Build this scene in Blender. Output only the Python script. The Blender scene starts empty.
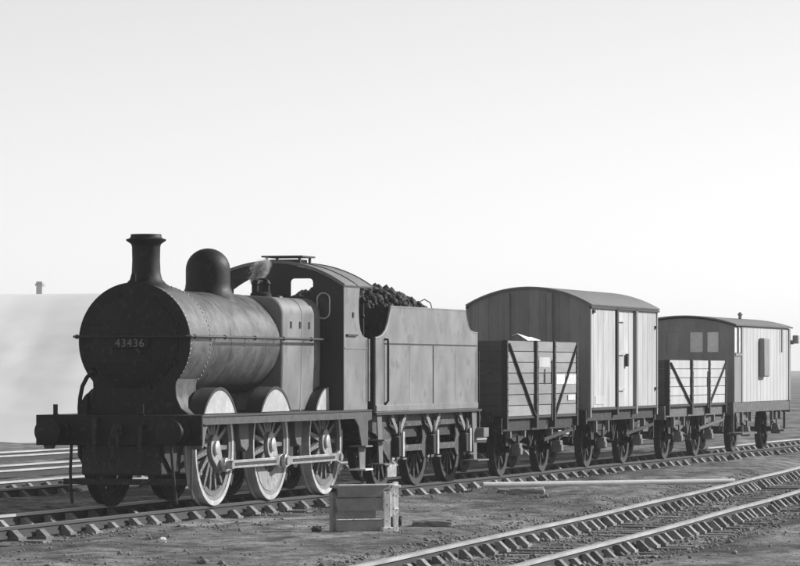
import bpy, bmesh, math, random
import numpy as np
from mathutils import Vector, Matrix

random.seed(7); rng = np.random.default_rng(7)
sc = bpy.context.scene
col = sc.collection
R = math.radians

# ------------------------------------------------------------------ camera
cam = bpy.data.cameras.new('camera'); cam_o = bpy.data.objects.new('camera', cam); col.objects.link(cam_o)
cam.lens = 3757 / 800 * 36; cam.sensor_width = 36; cam.sensor_fit = 'HORIZONTAL'
cam.shift_y = (369.5 - 283) / 800
cam.clip_start = 0.5; cam.clip_end = 8000
cam_o.location = (18.21, -48.25, 1.888); cam_o.rotation_euler = (R(90), 0, R(16.628))
sc.camera = cam_o
# ------------------------------------------------------------------ sky and sun
SUN_AZ, SUN_EL = 40.0, 28.0            # azimuth measured from +X towards +Y (the rear of the train)
world = bpy.data.worlds.new('World'); sc.world = world; world.use_nodes = True
wn = world.node_tree.nodes; wl = world.node_tree.links; wn.clear()
sky = wn.new('ShaderNodeTexSky'); sky.sky_type = 'NISHITA'; sky.sun_disc = False
sky.sun_elevation = R(SUN_EL); sky.sun_rotation = R(90 - SUN_AZ)
sky.air_density = 1.2; sky.dust_density = 0.0; sky.ozone_density = 1.0
bw = wn.new('ShaderNodeRGBToBW'); bg = wn.new('ShaderNodeBackground'); wo = wn.new('ShaderNodeOutputWorld')
wl.new(sky.outputs[0], bw.inputs[0]); wl.new(bw.outputs[0], bg.inputs['Color']); bg.inputs['Strength'].default_value = 0.125
wl.new(bg.outputs[0], wo.inputs[0])
sun = bpy.data.lights.new('sun', 'SUN'); sun.energy = 5.0; sun.angle = R(0.6); sun.color = (1, 1, 1)
sun_o = bpy.data.objects.new('sun', sun); col.objects.link(sun_o)
sd = Vector((math.cos(R(SUN_AZ)) * math.cos(R(SUN_EL)), math.sin(R(SUN_AZ)) * math.cos(R(SUN_EL)), math.sin(R(SUN_EL))))
sun_o.rotation_euler = sd.to_track_quat('Z', 'Y').to_euler(); sun_o.location = sd * 60
vs = sc.view_settings
vs.view_transform = 'Standard'; vs.look = 'None'; vs.exposure = 0.1; vs.gamma = 1; vs.use_curve_mapping = False
HAZE = 0.00045
sc.render.engine = 'CYCLES'

# ------------------------------------------------------------------ materials (monochrome print: everything grey)
MATS = {}
def mat(name, base, rough=0.6, var=0.35, scale=6.0, bump=0.15, metal=0.0, spec=0.5, streak=None, fine=60.0, spots=0.0, spot_val=0.5, tone=None):
    """grey surface: large blotches + fine grain in colour and roughness, optional vertical streaks and pale spots"""
    if name in MATS: return MATS[name]
    m = bpy.data.materials.new(name); m.use_nodes = True; MATS[name] = m
    n = m.node_tree.nodes; l = m.node_tree.links
    p = n['Principled BSDF']; p.inputs['Metallic'].default_value = metal
    p.inputs['Specular IOR Level'].default_value = spec
    tc = n.new('ShaderNodeTexCoord'); mp = n.new('ShaderNodeMapping'); l.new(tc.outputs['Object'], mp.inputs[0])
    mp.inputs['Scale'].default_value = streak or (1, 1, 1)
    a = n.new('ShaderNodeTexNoise'); a.inputs['Scale'].default_value = scale; a.inputs['Detail'].default_value = 6; a.inputs['Roughness'].default_value = 0.65
    b = n.new('ShaderNodeTexNoise'); b.inputs['Scale'].default_value = fine; b.inputs['Detail'].default_value = 3
    l.new(mp.outputs[0], a.inputs['Vector']); l.new(tc.outputs['Object'], b.inputs['Vector'])
    mix = n.new('ShaderNodeMath'); mix.operation = 'MULTIPLY_ADD'; l.new(b.outputs['Fac'], mix.inputs[0]); mix.inputs[1].default_value = 0.45
    l.new(a.outputs['Fac'], mix.inputs[2])
    rp = n.new('ShaderNodeMapRange'); l.new(mix.outputs[0], rp.inputs[0])
    rp.inputs[1].default_value = 0.45; rp.inputs[2].default_value = 1.0
    rp.inputs[3].default_value = base * (1 - var); rp.inputs[4].default_value = base * (1 + var)
    out = rp.outputs[0]
    if spots:
        s = n.new('ShaderNodeTexNoise'); s.inputs['Scale'].default_value = scale * 2.3; s.inputs['Detail'].default_value = 5
        l.new(tc.outputs['Object'], s.inputs['Vector'])
        sr = n.new('ShaderNodeMapRange'); l.new(s.outputs['Fac'], sr.inputs[0]); sr.inputs[1].default_value = 0.6 - spots * .1; sr.inputs[2].default_value = 0.68
        mx = n.new('ShaderNodeMix'); mx.data_type = 'FLOAT'; l.new(sr.outputs[0], mx.inputs[0]); l.new(out, mx.inputs[2]); mx.inputs[3].default_value = spot_val
        out = mx.outputs[0]
    oi = n.new('ShaderNodeObjectInfo'); rv = n.new('ShaderNodeMapRange'); l.new(oi.outputs['Random'], rv.inputs[0])
    t = 0.12 if tone is None else tone
    rv.inputs[3].default_value = 1 - t; rv.inputs[4].default_value = 1 + t
    mm = n.new('ShaderNodeMath'); mm.operation = 'MULTIPLY'; l.new(out, mm.inputs[0]); l.new(rv.outputs[0], mm.inputs[1])
    l.new(mm.outputs[0], p.inputs['Base Color'])
    rr = n.new('ShaderNodeMapRange'); l.new(a.outputs['Fac'], rr.inputs[0]); rr.inputs[1].default_value = .3; rr.inputs[2].default_value = .7
    rr.inputs[3].default_value = max(0.05, rough - 0.1); rr.inputs[4].default_value = min(1, rough + 0.1)
    l.new(rr.outputs[0], p.inputs['Roughness'])
    if bump:
        bp = n.new('ShaderNodeBump'); bp.inputs['Strength'].default_value = bump; bp.inputs['Distance'].default_value = 0.02
        l.new(mix.outputs[0], bp.inputs['Height']); l.new(bp.outputs[0], p.inputs['Normal'])
    return m

M = dict(
    soot_shade=mat('soot_shade_black', .007, .6, .6, 5, .3, spec=.32, spots=.35, spot_val=.022),  # sooty black, set darker still to paint in the front's shade
    black=mat('black_paint', .018, .55, .5, 4, .08, spec=.5, streak=(1, 1, .35)),
    boiler=mat('boiler_paint', .08, .4, .6, 3.2, .2, spec=.8, spots=.6, spot_val=.13),
    sheet=mat('sheet_paint', .2, .5, .4, 1.7, .1, spec=.65, streak=(1, 1, .75), spots=.2, spot_val=.15, tone=.05),
    wheel=mat('wheel_paint', .36, .55, .5, 7, .1, spots=.35, spot_val=.12), spoke=mat('spoke_paint', .13, .5, .6, 9, .1, spots=.4, spot_val=.3), rim=mat('rim_paint', .16, .55, .5, 9, .1), hanger=mat('pale_hanger', .45, .6, .4, 9, .1),
    tyre=mat('tyre_steel', .5, .42, .3, 8, .05, metal=.5),
    rod=mat('rod_steel', .5, .35, .25, 6, .04, metal=.7),
    gear=mat('gear_grime_shade', .022, .75, .6, 8, .2, spots=.3, spot_val=.06),
    dustgear=mat('gear_dust', .16, .75, .4, 9, .2),
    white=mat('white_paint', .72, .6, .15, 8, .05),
    glass=mat('dark_glass', .05, .15, .1, 3, 0),
    coal=mat('coal', .012, .75, .6, 6, .3, spec=.5),
    numeral=mat('numeral_paint', .16, .6, .2, 9, 0),
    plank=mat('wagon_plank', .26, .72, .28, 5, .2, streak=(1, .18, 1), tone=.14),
    plankend=mat('wagon_end_plank_shade', .085, .8, .35, 5, .2, streak=(.18, 1, 1), tone=.14),  # darker copy of the side planks, end shade put into the colour
    strap=mat('wagon_strap', .035, .7, .4, 8, .1),
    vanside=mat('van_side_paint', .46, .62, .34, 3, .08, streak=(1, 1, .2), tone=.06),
    bvend=mat('brake_van_end_haze_grey', .25, .75, .3, 4, .12, streak=(1, 1, .25), tone=.08), hazed=mat('hazed_underframe', .11, .85, .45, 6, .2, spots=.3, spot_val=.22), vanend=mat('van_end_haze_grey', .23, .75, .3, 4, .12, streak=(1, 1, .25), tone=.1),  # van ends and far underframes: fading by distance haze painted into these greys
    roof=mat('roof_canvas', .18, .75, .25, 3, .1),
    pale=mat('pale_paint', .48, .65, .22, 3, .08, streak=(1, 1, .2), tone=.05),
    under=mat('underframe_grime', .02, .8, .5, 6, .2, spots=.25, spot_val=.09),
    sleeper=mat('sleeper_wood', .16, .85, .45, 7, .4, streak=(.3, 1, 1), tone=.3),
    chair=mat('chair_iron', .21, .75, .5, 12, .2, tone=.4),
    railside=mat('rail_side_rust', .035, .7, .35, 6, .15),
    railhead=mat('rail_head', .46, .45, .3, 5, .05, metal=.2, streak=(1, .2, 1)), raildull=mat('rail_head_dull', .24, .55, .35, 5, .05, metal=.2, streak=(1, .2, 1)),
    timber=mat('weathered_timber', .25, .85, .35, 6, .35, streak=(.25, 1, 1)),
    chipped=mat('chipped_white_paint', .78, .7, .25, 9, .2, spots=.3, spot_val=.15),
    stone=mat('ballast_stone', .17, .85, .5, 3, .2),
    bank=mat('pale_ash', .76, .95, .035, .25, .1, fine=3, tone=.02),
    heap=mat('grey_ash', .72, .95, .22, .35, .15, fine=3, tone=.02),
    brick=mat('pale_brick', .4, .9, .2, 2, .1),
)

# ------------------------------------------------------------------ mesh helpers
class MB:
    def __init__(s): s.v = []; s.f = []
    def _add(s, vs, fs):
        b = len(s.v); s.v += [tuple(v) for v in vs]; s.f += [tuple(i + b for i in f) for f in fs]; return s
    def box(s, x0, x1, y0, y1, z0, z1):
        if x0 > x1: x0, x1 = x1, x0
        if y0 > y1: y0, y1 = y1, y0
        if z0 > z1: z0, z1 = z1, z0
        return s._add([(x0, y0, z0), (x1, y0, z0), (x1, y1, z0), (x0, y1, z0), (x0, y0, z1), (x1, y0, z1), (x1, y1, z1), (x0, y1, z1)],
                      [(0, 3, 2, 1), (4, 5, 6, 7), (0, 1, 5, 4), (1, 2, 6, 5), (2, 3, 7, 6), (3, 0, 4, 7)])
    def beam(s, a, b, w, h, up=(0, 0, 1)):
        """rectangular bar from a to b, w across, h along up"""
        a = Vector(a); b = Vector(b); d = (b - a).normalized(); u = Vector(up)
        x = d.cross(u).normalized() * (w / 2); y = x.cross(d).normalized() * (h / 2)
        vs = [a - x - y, a + x - y, a + x + y, a - x + y, b - x - y, b + x - y, b + x + y, b - x + y]
        return s._add(vs, [(0, 1, 2, 3), (7, 6, 5, 4), (0, 4, 5, 1), (1, 5, 6, 2), (2, 6, 7, 3), (3, 7, 4, 0)])
    def lathe(s, prof, org=(0, 0, 0), axis='Y', n=32, closed=False):
        """prof: (radius, along) pairs revolved about the axis through org"""
        vs = []; o = Vector(org)
        for r, t in prof:
            for k in range(n):
                c, q = math.cos(2 * math.pi * k / n) * r, math.sin(2 * math.pi * k / n) * r
                vs.append(o + Vector({'Y': (c, t, q), 'X': (t, c, q), 'Z': (c, q, t)}[axis]))
        fs = []
        m = len(prof)
        for i in range(m if closed else m - 1):
            j = (i + 1) % m
            for k in range(n):
                k2 = (k + 1) % n; fs.append((i * n + k, i * n + k2, j * n + k2, j * n + k))
        if not closed:
            if prof[0][0] > 1e-4: fs.append(tuple(range(n)))
            if prof[-1][0] > 1e-4: fs.append(tuple((m - 1) * n + k for k in range(n)))
        return s._add(vs, fs)
    def cyl(s, a, b, r, n=12, r2=None):
        a = Vector(a); b = Vector(b); d = (b - a).normalized(); r2 = r if r2 is None else r2
        u = d.orthogonal().normalized(); w = d.cross(u)
        vs = [p + (u * math.cos(2 * math.pi * k / n) + w * math.sin(2 * math.pi * k / n)) * q for p, q in ((a, r), (b, r2)) for k in range(n)]
        return s._add(vs, [(k, (k + 1) % n, n + (k + 1) % n, n + k) for k in range(n)] + [tuple(range(n)), tuple(range(n, 2 * n))])
    def tube(s, pts, r, n=8):
        pts = [Vector(p) for p in pts]; vs = []; fs = []; up = None
        for i, p in enumerate(pts):
            d = (pts[min(i + 1, len(pts) - 1)] - pts[max(i - 1, 0)]).normalized()
            u = d.orthogonal().normalized() if up is None else (up - d * up.dot(d)).normalized()
            up = u; w = d.cross(u)
            vs += [p + (u * math.cos(2 * math.pi * k / n) + w * math.sin(2 * math.pi * k / n)) * r for k in range(n)]
        for i in range(len(pts) - 1):
            for k in range(n):
                k2 = (k + 1) % n; fs.append((i * n + k, i * n + k2, i * n + n + k2, i * n + n + k))
        return s._add(vs, fs + [tuple(range(n)), tuple((len(pts) - 1) * n + k for k in range(n))])
    def prism(s, outline, t0, t1, axis='Y', holes=()):
        """2-D outline (a, b) with holes, extruded from t0 to t1: axis Y takes (x, z), X takes (y, z), Z takes (x, y)"""
        bm = bmesh.new(); edges = []
        for loop in [outline] + list(holes):
            vv = [bm.verts.new((a, b, 0)) for a, b in loop]
            edges += [bm.edges.new((vv[i], vv[(i + 1) % len(vv)])) for i in range(len(vv))]
        bmesh.ops.triangle_fill(bm, use_beauty=True, use_dissolve=False, edges=edges)
        bmesh.ops.dissolve_limit(bm, angle_limit=0.01, verts=[], edges=[e for e in bm.edges if len(e.link_faces) == 2])
        bm.verts.ensure_lookup_table(); bm.verts.index_update()
        n = len(bm.verts)
        def P(a, b, t): return {'Y': (a, t, b), 'X': (t, a, b), 'Z': (a, b, t)}[axis]
        vs = [P(v.co.x, v.co.y, t0) for v in bm.verts] + [P(v.co.x, v.co.y, t1) for v in bm.verts]
        fs = []
        for f in bm.faces:
            ix = [v.index for v in f.verts]; fs.append(tuple(ix)); fs.append(tuple(i + n for i in reversed(ix)))
        for e in bm.edges:
            if len(e.link_faces) == 1:
                a, b = e.verts[0].index, e.verts[1].index; fs.append((a, b, b + n, a + n))
        bm.free()
        return s._add(vs, fs)
    def ball(s, c, r, n=8, sq=(1, 1, 1)):
        prof = [(math.sin(math.pi * i / n) * r, -math.cos(math.pi * i / n) * r) for i in range(n + 1)]
        b = len(s.v); s.lathe([(max(q, 1e-5), t) for q, t in prof], (0, 0, 0), 'Z', n * 2)
        for i in range(b, len(s.v)):
            v = s.v[i]; s.v[i] = (v[0] * sq[0] + c[0], v[1] * sq[1] + c[1], v[2] * sq[2] + c[2])
        return s
    def mesh(s, name, m, smooth=30, off=(0, 0, 0)):
        me = bpy.data.meshes.new(name)
        me.from_pydata([(v[0] - off[0], v[1] - off[1], v[2] - off[2]) for v in s.v], [], s.f)
        bm = bmesh.new(); bm.from_mesh(me)
        bmesh.ops.remove_doubles(bm, verts=bm.verts, dist=1e-5)
        bmesh.ops.recalc_face_normals(bm, faces=bm.faces)
        if smooth:
            for f in bm.faces: f.smooth = True
            for e in bm.edges:
                e.smooth = len(e.link_faces) == 2 and e.calc_face_angle(0) < R(smooth)
        bm.to_mesh(me); bm.free()
        me.materials.append(m); return me
    def build(s, name, m, parent=None, smooth=30, bevel=0, loc=None):
        """ONE mesh object; world coordinates are kept under a thing whose Empty sits at its base"""
        base = Vector((0, 0, 0)); q = parent
        while q is not None: base = base + q.location; q = q.parent
        off = base if loc is None else Vector((0, 0, 0))
        o = bpy.data.objects.new(name, s.mesh(name, m, smooth, off)); col.objects.link(o)
        if parent is not None: o.parent = parent
        if loc is not None: o.location = Vector(loc) - base
        if bevel:
            b = o.modifiers.new('bevel', 'BEVEL'); b.width = bevel; b.segments = 2; b.limit_method = 'ANGLE'; b.angle_limit = R(35)
        return o
def tag(o, label=None, cat=None, group=None, kind=None):
    if label: o['label'] = label
    if cat: o['category'] = cat
    if group: o['group'] = group
    if kind: o['kind'] = kind
    return o
def thing(name, loc, label, cat, group=None, kind=None):
    o = bpy.data.objects.new(name, None); o.location = loc; o.empty_display_size = .3; col.objects.link(o)
    return tag(o, label, cat, group, kind)
def link_copy(o, parent, loc=None, rot=None):
    c = o.copy(); col.objects.link(c); c.parent = parent
    if loc is not None: c.location = loc
    if rot is not None: c.rotation_euler = rot
    return c
def copy_tree(o, parent, loc=None, rot=None):
    c = link_copy(o, parent, loc, rot)
    for ch in list(o.children): copy_tree(ch, c)
    return c
def arc(cx, cz, r, a0, a1, n):
    return [(cx + r * math.cos(R(a0 + (a1 - a0) * i / n)), cz + r * math.sin(R(a0 + (a1 - a0) * i / n))) for i in range(n + 1)]
def vnoise(x, y, seed):
    """smooth value noise on arrays, -1..1"""
    g = np.random.default_rng(seed).random((256, 256)) * 2 - 1
    xi = np.floor(x).astype(int); yi = np.floor(y).astype(int); fx = x - xi; fy = y - yi
    fx = fx * fx * (3 - 2 * fx); fy = fy * fy * (3 - 2 * fy)
    a = g[xi % 256, yi % 256]; b = g[(xi + 1) % 256, yi % 256]; c = g[xi % 256, (yi + 1) % 256]; d = g[(xi + 1) % 256, (yi + 1) % 256]
    return (a * (1 - fx) + b * fx) * (1 - fy) + (c * (1 - fx) + d * fx) * fy
def fbm(x, y, seed, f0, n=4):
    s = 0; a = 1; t = 0
    for i in range(n):
        s = s + a * vnoise(x * f0 * 2 ** i + 17.3 * i, y * f0 * 2 ** i + 5.1 * i, seed + i); t += a; a *= .5
    return s / t

# ------------------------------------------------------------------ ground
def right_centre(y): return 7.30 - 0.066 * y - 0.00035 * (y + 2) ** 2     # centre line of the siding in front
TRACKX = [lambda y: 0 * y, right_centre, lambda y: -5.67 + 0 * y, lambda y: -9.95 + 0 * y, lambda y: -14.6 + 0 * y]
def ground_z(x, y):
    z = -0.085 + 0 * x
    for t in TRACKX:
        d = np.abs(x - t(y)); k = np.clip((1.95 - d) / 0.75, 0, 1); k = k * k * (3 - 2 * k)
        z = np.minimum(z, -0.085 - 0.1 * k)
    near = np.clip(1 - (np.abs(x - 4) - 14) / 20, 0, 1) * np.clip(1 - (np.abs(y - 5) - 40) / 30, 0, 1)
    z = z + near * (0.06 * fbm(x, y, 3, .55, 3) + 0.045 * fbm(x, y, 9, 2.2, 4) * 1)
    return z
def steps(a, b, s): return list(np.arange(a, b, s))
xs = [-3000, -1500, -700, -350, -180, -100, -60, -40] + steps(-30, -16, 1.) + steps(-16, -3, .35) + steps(-3, 13, .1) + steps(13, 30, 1.) + [40, 60, 100, 180, 350, 700, 1500, 3000]
ys = [-3000, -1500, -700, -300, -150, -90, -60, -45] + steps(-35, -18, 1.) + steps(-18, 30, .11) + steps(30, 70, .6) + [75, 90, 110, 150, 220, 400, 800, 1600, 3000, 5000]
X, Y = np.meshgrid(np.array(xs), np.array(ys), indexing='ij'); Z = ground_z(X, Y)
nx, ny = X.shape
V = np.stack([X, Y, Z], -1).reshape(-1, 3)
I = np.arange(nx * ny).reshape(nx, ny)
Fq = np.stack([I[:-1, :-1], I[1:, :-1], I[1:, 1:], I[:-1, 1:]], -1).reshape(-1, 4)
def np_mesh(name, V, F, mats, smooth=True):
    me = bpy.data.meshes.new(name); k = F.shape[1]
    me.vertices.add(len(V)); me.vertices.foreach_set('co', V.astype(np.float32).ravel())
    me.loops.add(F.size); me.loops.foreach_set('vertex_index', F.astype(np.int32).ravel())
    me.polygons.add(len(F)); me.polygons.foreach_set('loop_start', np.arange(0, F.size, k, dtype=np.int32))
    me.polygons.foreach_set('loop_total', np.full(len(F), k, dtype=np.int32))
    me.update(calc_edges=True); me.validate()
    if smooth: me.polygons.foreach_set('use_smooth', np.ones(len(F), dtype=bool))
    for m in mats: me.materials.append(m)
    return me
def ground_mat():
    m = bpy.data.materials.new('cinder_ground'); m.use_nodes = True; n = m.node_tree.nodes; l = m.node_tree.links; p = n['Principled BSDF']
    tc = n.new('ShaderNodeTexCoord')
    def noise(s, d, r=.6, st=None):
        t = n.new('ShaderNodeTexNoise'); t.inputs['Scale'].default_value = s; t.inputs['Detail'].default_value = d; t.inputs['Roughness'].default_value = r
        if st:
            mp = n.new('ShaderNodeMapping'); mp.inputs['Scale'].default_value = st; l.new(tc.outputs['Object'], mp.inputs[0]); l.new(mp.outputs[0], t.inputs['Vector'])
        else: l.new(tc.outputs['Object'], t.inputs['Vector'])
        return t.outputs['Fac']
    def mr(i, a, b, c, d):
        q = n.new('ShaderNodeMapRange'); l.new(i, q.inputs[0])
        for k, v in enumerate((a, b, c, d)): q.inputs[k + 1].default_value = v
        return q.outputs[0]
    def mul(a, b):
        q = n.new('ShaderNodeMath'); q.operation = 'MULTIPLY'; l.new(a, q.inputs[0]); l.new(b, q.inputs[1]); return q.outputs[0]
    big = mr(noise(.35, 4, .6, (1, .5, 1)), .38, .62, .5, 1.4); mid = mr(noise(2.2, 6, .75), .38, .62, .4, 1.6); fine = mr(noise(22, 6, .8), .33, .67, .4, 1.6); grit = mr(noise(90, 2), .3, .7, .7, 1.3)
    stain = mr(noise(.9, 5, .65, (1, .6, 1)), .56, .66, 1.0, .5); trod = mr(noise(.6, 3, .5, (1, .25, 1)), .55, .66, 1.0, 1.5)
    c = mul(mul(mul(big, mid), mul(fine, grit)), mul(stain, trod))
    k = n.new('ShaderNodeMath'); k.operation = 'MULTIPLY'; l.new(c, k.inputs[0]); k.inputs[1].default_value = .165
    l.new(k.outputs[0], p.inputs['Base Color']); p.inputs['Roughness'].default_value = .92; p.inputs['Specular IOR Level'].default_value = .25
    bp = n.new('ShaderNodeBump'); bp.inputs['Strength'].default_value = .7; bp.inputs['Distance'].default_value = .03; l.new(noise(32, 6, .8), bp.inputs['Height']); l.new(bp.outputs[0], p.inputs['Normal'])
    return m
g = bpy.data.objects.new('ground', np_mesh('ground', V, Fq, [ground_mat()])); col.objects.link(g); tag(g, kind='structure')

# pale ash bank with a level top, far left
def terrain(name, m, fn, x0, x1, y0, y1, nx, ny):
    a, b = np.meshgrid(np.linspace(x0, x1, nx), np.linspace(y0, y1, ny), indexing='ij')
    z = fn(a, b); I = np.arange(nx * ny).reshape(nx, ny)
    # rotate so that it lies square to the photographer's line of sight
    t = R(16.6); c, s = math.cos(t), math.sin(t)
    wx = 18.21 + a * c - b * s; wy = -48.25 + a * s + b * c
    o = bpy.data.objects.new(name, np_mesh(name, np.stack([wx, wy, z], -1).reshape(-1, 3), np.stack([I[:-1, :-1], I[1:, :-1], I[1:, 1:], I[:-1, 1:]], -1).reshape(-1, 4), [m])); col.objects.link(o)
    return tag(o, kind='structure')
def bank(a, b):
    sw = np.interp(a, [-60, -12.5, -11.2, -9.6, -8.6, -6, 4], [0, 0, .25, .8, 1, 1.1, 1.1])
    w = np.clip((b - 101 + 1.8 * sw - .2 * fbm(a, b, 21, .2)) / 22, 0, 1); w = w * w * (3 - 2 * w) * .3 + w * .7
    e = np.clip((2 - a) / 9, 0, 1)
    return -.3 + 4.66 * w * e + .05 * fbm(a, b, 22, .9) * w * (1 - w) * 4
terrain('embankment', M['bank'], bank, -60, 4, 95, 138, 320, 110)
# chimney of a lineside hut beyond the bank
t = R(16.6)
def cam_xy(a, b): return (18.21 + a * math.cos(t) - b * math.sin(t), -48.25 + a * math.sin(t) + b * math.cos(t))
cxx, cyy = cam_xy(-12.8, 133)
hut = thing('hut', (cxx, cyy, -.3), 'hut behind the pale bank with only its chimney stack showing above', 'hut')
MB().box(cxx - 2, cxx + 2, cyy - 2, cyy + 2, -.3, 2.6).build('wall', M['brick'], hut)
MB().prism([(cxx - 2.2, 2.6), (cxx + 2.2, 2.6), (cxx, 3.7)], cyy - 2.2, cyy + 2.2, 'Y').build('roof', M['roof'], hut)
ck = MB().box(cxx - .11, cxx + .11, cyy - .11, cyy + .11, 3.3, 5.0).build('chimney', M['brick'], hut)
MB().box(cxx - .14, cxx + .14, cyy - .14, cyy + .14, 4.85, 4.93).build('chimney_band', M['brick'], ck)

# ------------------------------------------------------------------ tracks
RAILPROF = [(-.035, 0), (.035, 0), (.036, -.035), (.012, -.05), (.01, -.1), (.034, -.115), (.034, -.145), (-.034, -.145), (-.034, -.115), (-.01, -.1), (-.012, -.05), (-.036, -.035)]
sl_me = MB().box(-1.29, 1.29, -.125, .125, -.125, 0).mesh('sleeper', M['sleeper'], 0)
ch_mb = MB(); ch_mb.box(-.19, .19, -.11, .11, 0, .035)
for s in (-1, 1): ch_mb.prism([(s * .04, .03), (s * .18, .03), (s * .085, .12), (s * .04, .12)], -.075, .075, 'Y')
ch_me = ch_mb.mesh('rail_chair', M['chair'], 0)
def track(label_ignored, cx, y0, y1, pitch, chairs_to, seed):
    rd = random.Random(seed)
    root = thing('railway_track', (0, 0, 0), None, None, kind='structure')
    yy = np.arange(y0, y1 + .01, 2.0)
    for s in (-1, 1):
        vs = []; fs = []; n = len(RAILPROF)
        for y in yy:
            c = float(cx(np.float64(y))); sl = (float(cx(np.float64(y + .1))) - c) / .1
            wob = .006 * math.sin(y * .9 + seed + s)
            for a, b in RAILPROF: vs.append((c + s * .753 + a + wob, y - sl * (s * .753 + a), b + .004 * math.sin(y * .55 + s)))
        for i in range(len(yy) - 1):
            for k in range(n): fs.append((i * n + k, i * n + (k + 1) % n, i * n + n + (k + 1) % n, i * n + n + k))
        mb = MB(); mb._add(vs, fs); o = mb.build('rail', M['railside'], root, 40)
        o.data.materials.append(M['raildull'] if seed == 1 and s > 0 else M['railhead'])
        for p in o.data.polygons:
            if p.center.z > (-.01 if seed == 1 and s > 0 else -.038) and p.normal.z > -.2: p.material_index = 1
    y = y0 + .4
    while y < y1:
        c = float(cx(np.float64(y))); sl = (float(cx(np.float64(y + .1))) - c) / .1
        o = bpy.data.objects.new('sleeper', sl_me); col.objects.link(o); o.parent = root
        o.location = (c + rd.uniform(-.05, .05), y + rd.uniform(-.05, .05), -.175 + (rd.uniform(-.012, .004) if rd.random() < .7 else rd.uniform(-.03, -.01))); o.rotation_euler = (rd.uniform(-.03, .03), rd.uniform(-.01, .01), -sl + rd.uniform(-.04, .04))
        o.scale = (1 + rd.uniform(-.04, .03), rd.uniform(.88, 1.1), 1)
        if y < chairs_to:
            for s in (-1, 1):
                k = bpy.data.objects.new('rail_chair', ch_me); col.objects.link(k); k.parent = o; k.location = (s * .753 - (o.location.x - c), 0, .001)
        y += pitch
    return root
track('', TRACKX[0], -24, 80, .79, 60, 1)
track('', TRACKX[1], -20, 44, .66, 44, 2)
track('', TRACKX[2], -10, 60, .79, 40, 3)
track('', TRACKX[3], -6, 70, .79, 0, 4)
track('', TRACKX[4], 0, 90, .9, 0, 5)
#@@PART2
# ------------------------------------------------------------------ locomotive
loco = thing('steam_locomotive', (0, 3.2, 0), 'black six-wheeled steam locomotive number 43436 with tall chimney and dome, heading the goods train', 'locomotive')
ZC = 2.27                                             # boiler centre line
# smokebox
plate = [(.8, 1.275), (.68, 1.36), (.615, 1.5), (.6, 1.64)] + arc(0, ZC, .815, -42, 222, 48) + [(-.6, 1.64), (-.615, 1.5), (-.68, 1.36), (-.8, 1.275)]
MB().prism(plate, 0, .035, 'Y').build('smokebox_front', M['soot_shade'], loco, bevel=.008)
sb = MB().lathe([(.8, .036), (.8, .93), (.735, .94)], (0, 0, ZC), 'Y', 64).build('smokebox', M['boiler'], loco)
sad = MB()
prof = [(.79, 1.275), (.67, 1.36), (.605, 1.5), (.59, 1.66), (.66, 1.95)]
sad.prism(prof + [(-x, z) for x, z in reversed(prof)], .036, .85, 'Y').build('saddle', M['boiler'], loco, 40)
rv = MB()
for yy in (.055, .875):
    for k in range(56):
        a = R(-40 + 260 * k / 55); rv.ball((.803 * math.cos(a), yy, ZC + .803 * math.sin(a)), .011, 4)
tag(rv.build('rivets', M['boiler'], loco), kind='stuff')
dr = MB().lathe([(.64, -.001), (.64, -.02), (.6, -.035), (.45, -.075), (.25, -.1), (.001, -.11)], (0, 0, ZC), 'Y', 64).build('smokebox_door', M['soot_shade'], loco)
MB().beam((-.02, -.135, ZC), (.16, -.15, ZC - .16), .03, .03).cyl((0, -.09, ZC), (0, -.17, ZC), .04).build('door_handle', M['black'], dr)
for dz in (.26, -.26): MB().beam((-.66, -.07, ZC + dz), (.28, -.115, ZC + dz), .05, .016, (0, 1, 0)).build('hinge_strap', M['soot_shade'], dr)
for a in range(0, 360, 45): MB().box(.66 * math.cos(R(a + 20)) - .03, .66 * math.cos(R(a + 20)) + .03, -.03, 0, ZC + .66 * math.sin(R(a + 20)) - .03, ZC + .66 * math.sin(R(a + 20)) + .03).build('door_clamp', M['soot_shade'], dr)
# number plate
pl = MB().box(-.27, .27, -.165, -.12, ZC - .095, ZC + .055).build('number_plate', M['soot_shade'], loco, bevel=.01)
cu = bpy.data.curves.new('numerals', 'FONT'); cu.body = '43436'; cu.size = .155; cu.extrude = .006; cu.align_x = 'CENTER'; cu.align_y = 'CENTER'; cu.space_character = 1.12
tmp = bpy.data.objects.new('numerals', cu); col.objects.link(tmp); dg = bpy.context.evaluated_depsgraph_get()
nm = bpy.data.meshes.new_from_object(tmp.evaluated_get(dg)); bpy.data.objects.remove(tmp)
nm.materials.clear(); nm.materials.append(M['numeral'])
nu = bpy.data.objects.new('numerals', nm); col.objects.link(nu); nu.parent = pl; nu.rotation_euler = (R(90), 0, 0); nu.location = Vector((.0, -.172, ZC - .025)) - loco.location
# chimney, dome
MB().lathe([(.4, 2.93), (.36, 3.02), (.28, 3.07), (.225, 3.13), (.2, 3.22), (.192, 3.4), (.196, 3.58), (.205, 3.615), (.235, 3.64), (.275, 3.665), (.278, 3.685), (.23, 3.7), (.215, 3.72), (.212, 3.755), (.16, 3.755), (.15, 3.4)], (0, .47, 0), 'Z', 40).build('chimney', M['soot_shade'], loco, 50)
dome = [(.46, 2.84), (.41, 2.93), (.355, 3.0), (.33, 3.07), (.322, 3.14), (.322, 3.33)] + [(.322 * math.cos(R(a)), 3.33 + .31 * math.sin(R(a))) for a in range(10, 90, 10)] + [(.001, 3.64)]
MB().lathe(dome, (0, 3.02, 0), 'Z', 40).build('dome', M['soot_shade'], loco, 50)
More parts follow.
